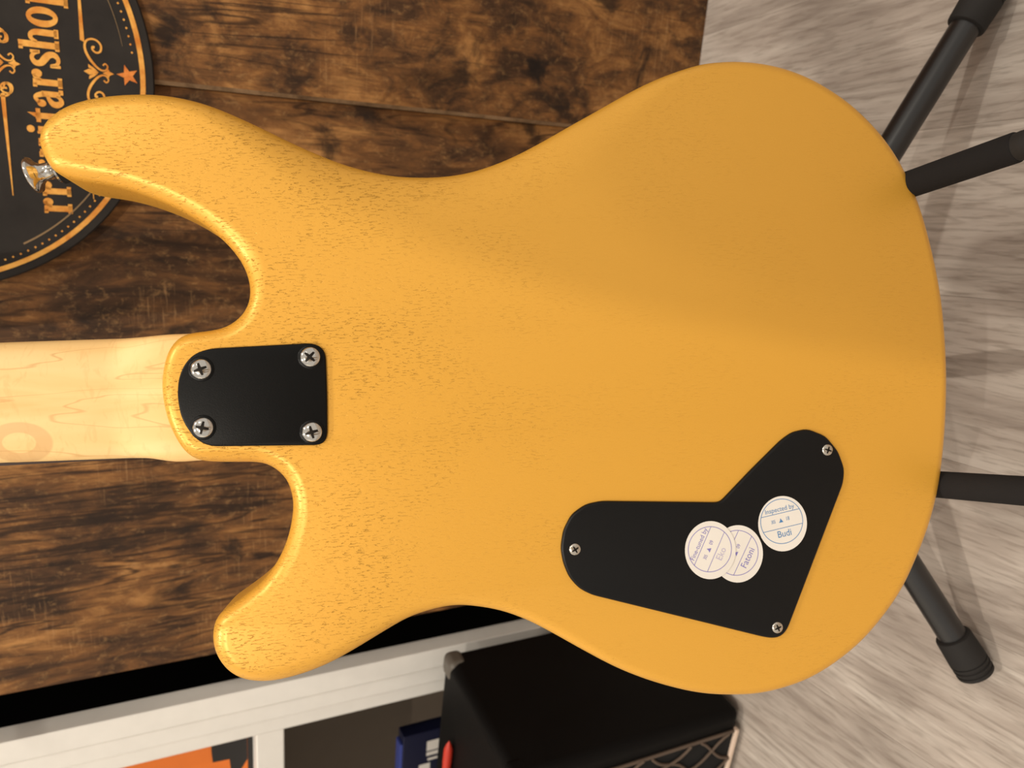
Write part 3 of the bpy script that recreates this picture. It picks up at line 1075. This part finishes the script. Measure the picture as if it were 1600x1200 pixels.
hub = Vector((0.0174, 0.44, 0.142))
ends = [Vector((0.2636, 0.3366, 0.0125)), Vector((-0.2403, 0.3792, 0.0125)), Vector((0.028, 0.690, 0.0125))]
for ep in ends:
    d = (ep - hub).normalized()
    sp = hub + (ep - hub) * 0.885
    lg = spart('leg', lambda b: lathe(b, hub + d * 0.01, d, [(0, 0.0104), ((sp - hub).length + 0.01, 0.0104)], 28), M_tube)
    end = (ep - sp).length
    def sleeve(b):
        prof = [(-0.001, 0.0108), (0.0, 0.0128), (0.001, 0.0132), (end * 0.62, 0.0139)]
        for k in range(3):
            s0 = end * 0.62 + k * end * 0.115
            prof += [(s0 + 0.0004, 0.0131), (s0 + end * 0.03, 0.0131), (s0 + end * 0.04, 0.0139), (s0 + end * 0.105, 0.0137)]
        prof += [(end * 0.985, 0.0128), (end, 0.0105), (end + 0.0006, 0.0005)]
        lathe(b, sp, d, prof, 32)
    spart('rubber_foot', sleeve, M_rubber, lg, 35)
mast_top = Vector((0.012, 0.585, 0.97))
spart('hub', lambda b: lathe(b, hub - (mast_top - hub).normalized() * 0.035, mast_top - hub, [(0, 0.016), (0.004, 0.021), (0.05, 0.021), (0.07, 0.017), (0.075, 0.012)], 28), M_rubber)
spart('mast', lambda b: lathe(b, hub, mast_top - hub, [(0, 0.010), ((mast_top - hub).length, 0.010)], 24), M_tube)
ad = Vector((-0.0317, 0.9975, -0.0632))
Pu, Pl = Vector((0.0958, 0.2823, 0.1873)), Vector((-0.0697, 0.2826, 0.1764))
AR = 0.0074
for P, s_end in ((Pu, -0.061), (Pl, -0.061)):
    arm = spart('cradle_arm', lambda b: lathe(b, P + ad * s_end, ad, [(0, AR * 0.93), (0.001, AR), (-s_end + 0.085, AR), (-s_end + 0.086, AR * 0.8)], 28), M_foam)
    spart('end_cap', lambda b: lathe(b, P + ad * (s_end + 0.001), -ad, [(0, AR * 0.90), (0.004, AR * 0.92), (0.009, AR * 0.86), (0.012, AR * 0.6), (0.013, AR * 0.1)], 28), M_rubber, arm)
A_u, A_l = Pu + ad * 0.083, Pl + ad * 0.083
mid = hub + (mast_top - hub).normalized() * 0.045
spart('cradle_yoke', lambda b: tube(b, [A_u, A_u + ad * 0.012, A_u.lerp(mid, 0.35), mid, A_l.lerp(mid, 0.35), A_l + ad * 0.012, A_l], 0.0055, 14), M_tube)
nk = mast_top
spart('neck_holder', lambda b: tube(b, [nk + Vector((-0.05, -0.075, 0.0)), nk + Vector((-0.045, -0.01, -0.004)), nk + Vector((0, 0.002, -0.006)), nk + Vector((0.045, -0.01, -0.004)), nk + Vector((0.05, -0.075, 0.0))], 0.0075, 16), M_foam)

# ------------------------------------------------------------------ the person taking the picture stands behind; the shadow falls on the guitar
def skinned(name, verts, edges, radii, mats, parent, pick=None, sub=2, root=0):
    me = bpy.data.meshes.new(name)
    me.from_pydata([Vector(v) for v in verts], edges, [])
    o = bpy.data.objects.new(name, me)
    COL.objects.link(o)
    o.modifiers.new('skin', 'SKIN').use_smooth_shade = True
    for k, v in enumerate(me.skin_vertices[0].data):
        r = radii[k]
        v.radius = r if isinstance(r, tuple) else (r, r)
        v.use_root = (k == root)
    sd = o.modifiers.new('subdivision', 'SUBSURF')
    sd.levels = sd.render_levels = sub
    dg = bpy.context.evaluated_depsgraph_get()
    out = bpy.data.meshes.new_from_object(o.evaluated_get(dg))
    bpy.data.objects.remove(o)
    bpy.data.meshes.remove(me)
    out.name = name
    out.materials.clear()
    for m in mats:
        out.materials.append(m)
    for p in out.polygons:
        p.use_smooth = True
        if pick:
            p.material_index = pick(p.center)
    o = bpy.data.objects.new(name, out)
    COL.objects.link(o)
    if parent:
        o.parent = parent
    return o


M_knit = plain('oatmeal_knit', (206, 196, 180), 0.9)
M_denim = plain('beige_chinos', (190, 176, 152), 0.85)
M_skin = plain('skin', (206, 156, 126), 0.55)
M_hair = plain('brown_hair', (52, 38, 28), 0.7)
PX, PY = -0.155, -0.53
person = tag(empty('person', Matrix.Translation((PX, PY, 0))), 'person in oatmeal jumper and beige trousers standing behind the camera, facing the guitar', 'person')
bv = [(0, -0.01, 0.92), (0, 0.0, 1.08), (0, 0.0, 1.24), (0, -0.01, 1.40), (0, 0.0, 1.49), (0, 0.03, 1.57), (0, 0.035, 1.66),
      (-0.10, 0.0, 1.450), (-0.192, 0.0, 1.445), (-0.235, -0.02, 1.12), (-0.230, 0.04, 0.87),
      (0.10, 0.0, 1.435), (0.190, 0.0, 1.415), (0.235, -0.02, 1.12), (0.230, 0.04, 0.87),
      (-0.10, 0.0, 0.86), (-0.11, 0.01, 0.48), (-0.11, -0.02, 0.09), (-0.12, 0.11, 0.035),
      (0.10, 0.0, 0.86), (0.11, 0.01, 0.48), (0.11, -0.02, 0.09), (0.12, 0.11, 0.035), (0, 0.142, 1.585)]
be = [(0, 1), (1, 2), (2, 3), (3, 4), (4, 5), (5, 6), (3, 7), (7, 8), (8, 9), (9, 10), (3, 11), (11, 12), (12, 13), (13, 14),
      (0, 15), (15, 16), (16, 17), (17, 18), (0, 19), (19, 20), (20, 21), (21, 22), (5, 23)]
br = [(0.155, 0.11), (0.135, 0.10), (0.155, 0.11), (0.13, 0.09), 0.058, (0.078, 0.095), (0.070, 0.085),
      0.085, 0.070, 0.047, 0.030, 0.085, 0.070, 0.047, 0.030,
      0.088, 0.060, 0.040, 0.034, 0.088, 0.060, 0.040, 0.034, 0.012]


def pick(c):
    if c.z > 1.475 and abs(c.x) < 0.09 or (abs(c.x) > 0.18 and c.z < 0.89):
        return 0
    return 1 if c.z > 0.93 or abs(c.x) > 0.2 else 2


skinned('figure', bv, be, br, [M_skin, M_knit, M_denim], person, pick)
# head details: hair, eyes, ears, mouth
b = bmesh.new()
bmesh.ops.create_icosphere(b, subdivisions=4, radius=1.0)
for v in b.verts:
    v.co = Vector((v.co.x * 0.094, v.co.y * 0.108, v.co.z * 0.110))
bmesh.ops.delete(b, geom=[v for v in b.verts if v.co.y > 0.040 and v.co.z < 0.055 or v.co.z < -0.075], context='VERTS')
bmesh.ops.translate(b, vec=(0, 0.022, 1.622), verts=b.verts[:])
hr = mesh_obj('hair', b, M_hair, person, smooth=80)
hr.modifiers.new('thick', 'SOLIDIFY').thickness = 0.006
for s in (-1, 1):
    b = bmesh.new()
    bmesh.ops.create_uvsphere(b, u_segments=12, v_segments=8, radius=0.010)
    bmesh.ops.translate(b, vec=(s * 0.031, 0.110, 1.605), verts=b.verts[:])
    mesh_obj('eye', b, M_paper, person, smooth=80)
    b = bmesh.new()
    bmesh.ops.create_uvsphere(b, u_segments=12, v_segments=8, radius=1.0)
    for v in b.verts:
        v.co = Vector((v.co.x * 0.010 + s * 0.088, v.co.y * 0.018 + 0.025, v.co.z * 0.030 + 1.59))
    mesh_obj('ear', b, M_skin, person, smooth=80)
b = bmesh.new()
tube(b, [(-0.022, 0.110, 1.535), (0, 0.119, 1.533), (0.022, 0.110, 1.535)], [0.003, 0.006, 0.003], 10)
mesh_obj('mouth', b, M_red, person, smooth=80)
# relaxed hands: palm, four unequal fingers slightly curled, thumb from the side of the palm
for s in (-1, 1):
    hx = s * 0.230
    skinned('palm', [(hx, 0.04, 0.875), (hx, 0.052, 0.835), (hx, 0.058, 0.790)], [(0, 1), (1, 2)], [0.026, (0.016, 0.036), (0.014, 0.038)], [M_skin], person)
    for k, (dy, ln) in enumerate(((0.030, 0.068), (0.010, 0.078), (-0.010, 0.072), (-0.028, 0.056))):
        y0 = 0.058 + dy
        skinned('finger', [(hx, y0, 0.785), (hx - s * 0.003, y0 + 0.003, 0.785 - ln * 0.42), (hx - s * 0.012, y0 + 0.004, 0.785 - ln * 0.75), (hx - s * 0.024, y0 + 0.004, 0.785 - ln)],
                [(0, 1), (1, 2), (2, 3)], [0.0098, 0.009, 0.0082, 0.007], [M_skin], person)
    skinned('thumb', [(hx - s * 0.004, 0.078, 0.840), (hx - s * 0.012, 0.104, 0.812), (hx - s * 0.020, 0.112, 0.784), (hx - s * 0.026, 0.110, 0.762)],
            [(0, 1), (1, 2), (2, 3)], [0.012, 0.011, 0.0095, 0.008], [M_skin], person)
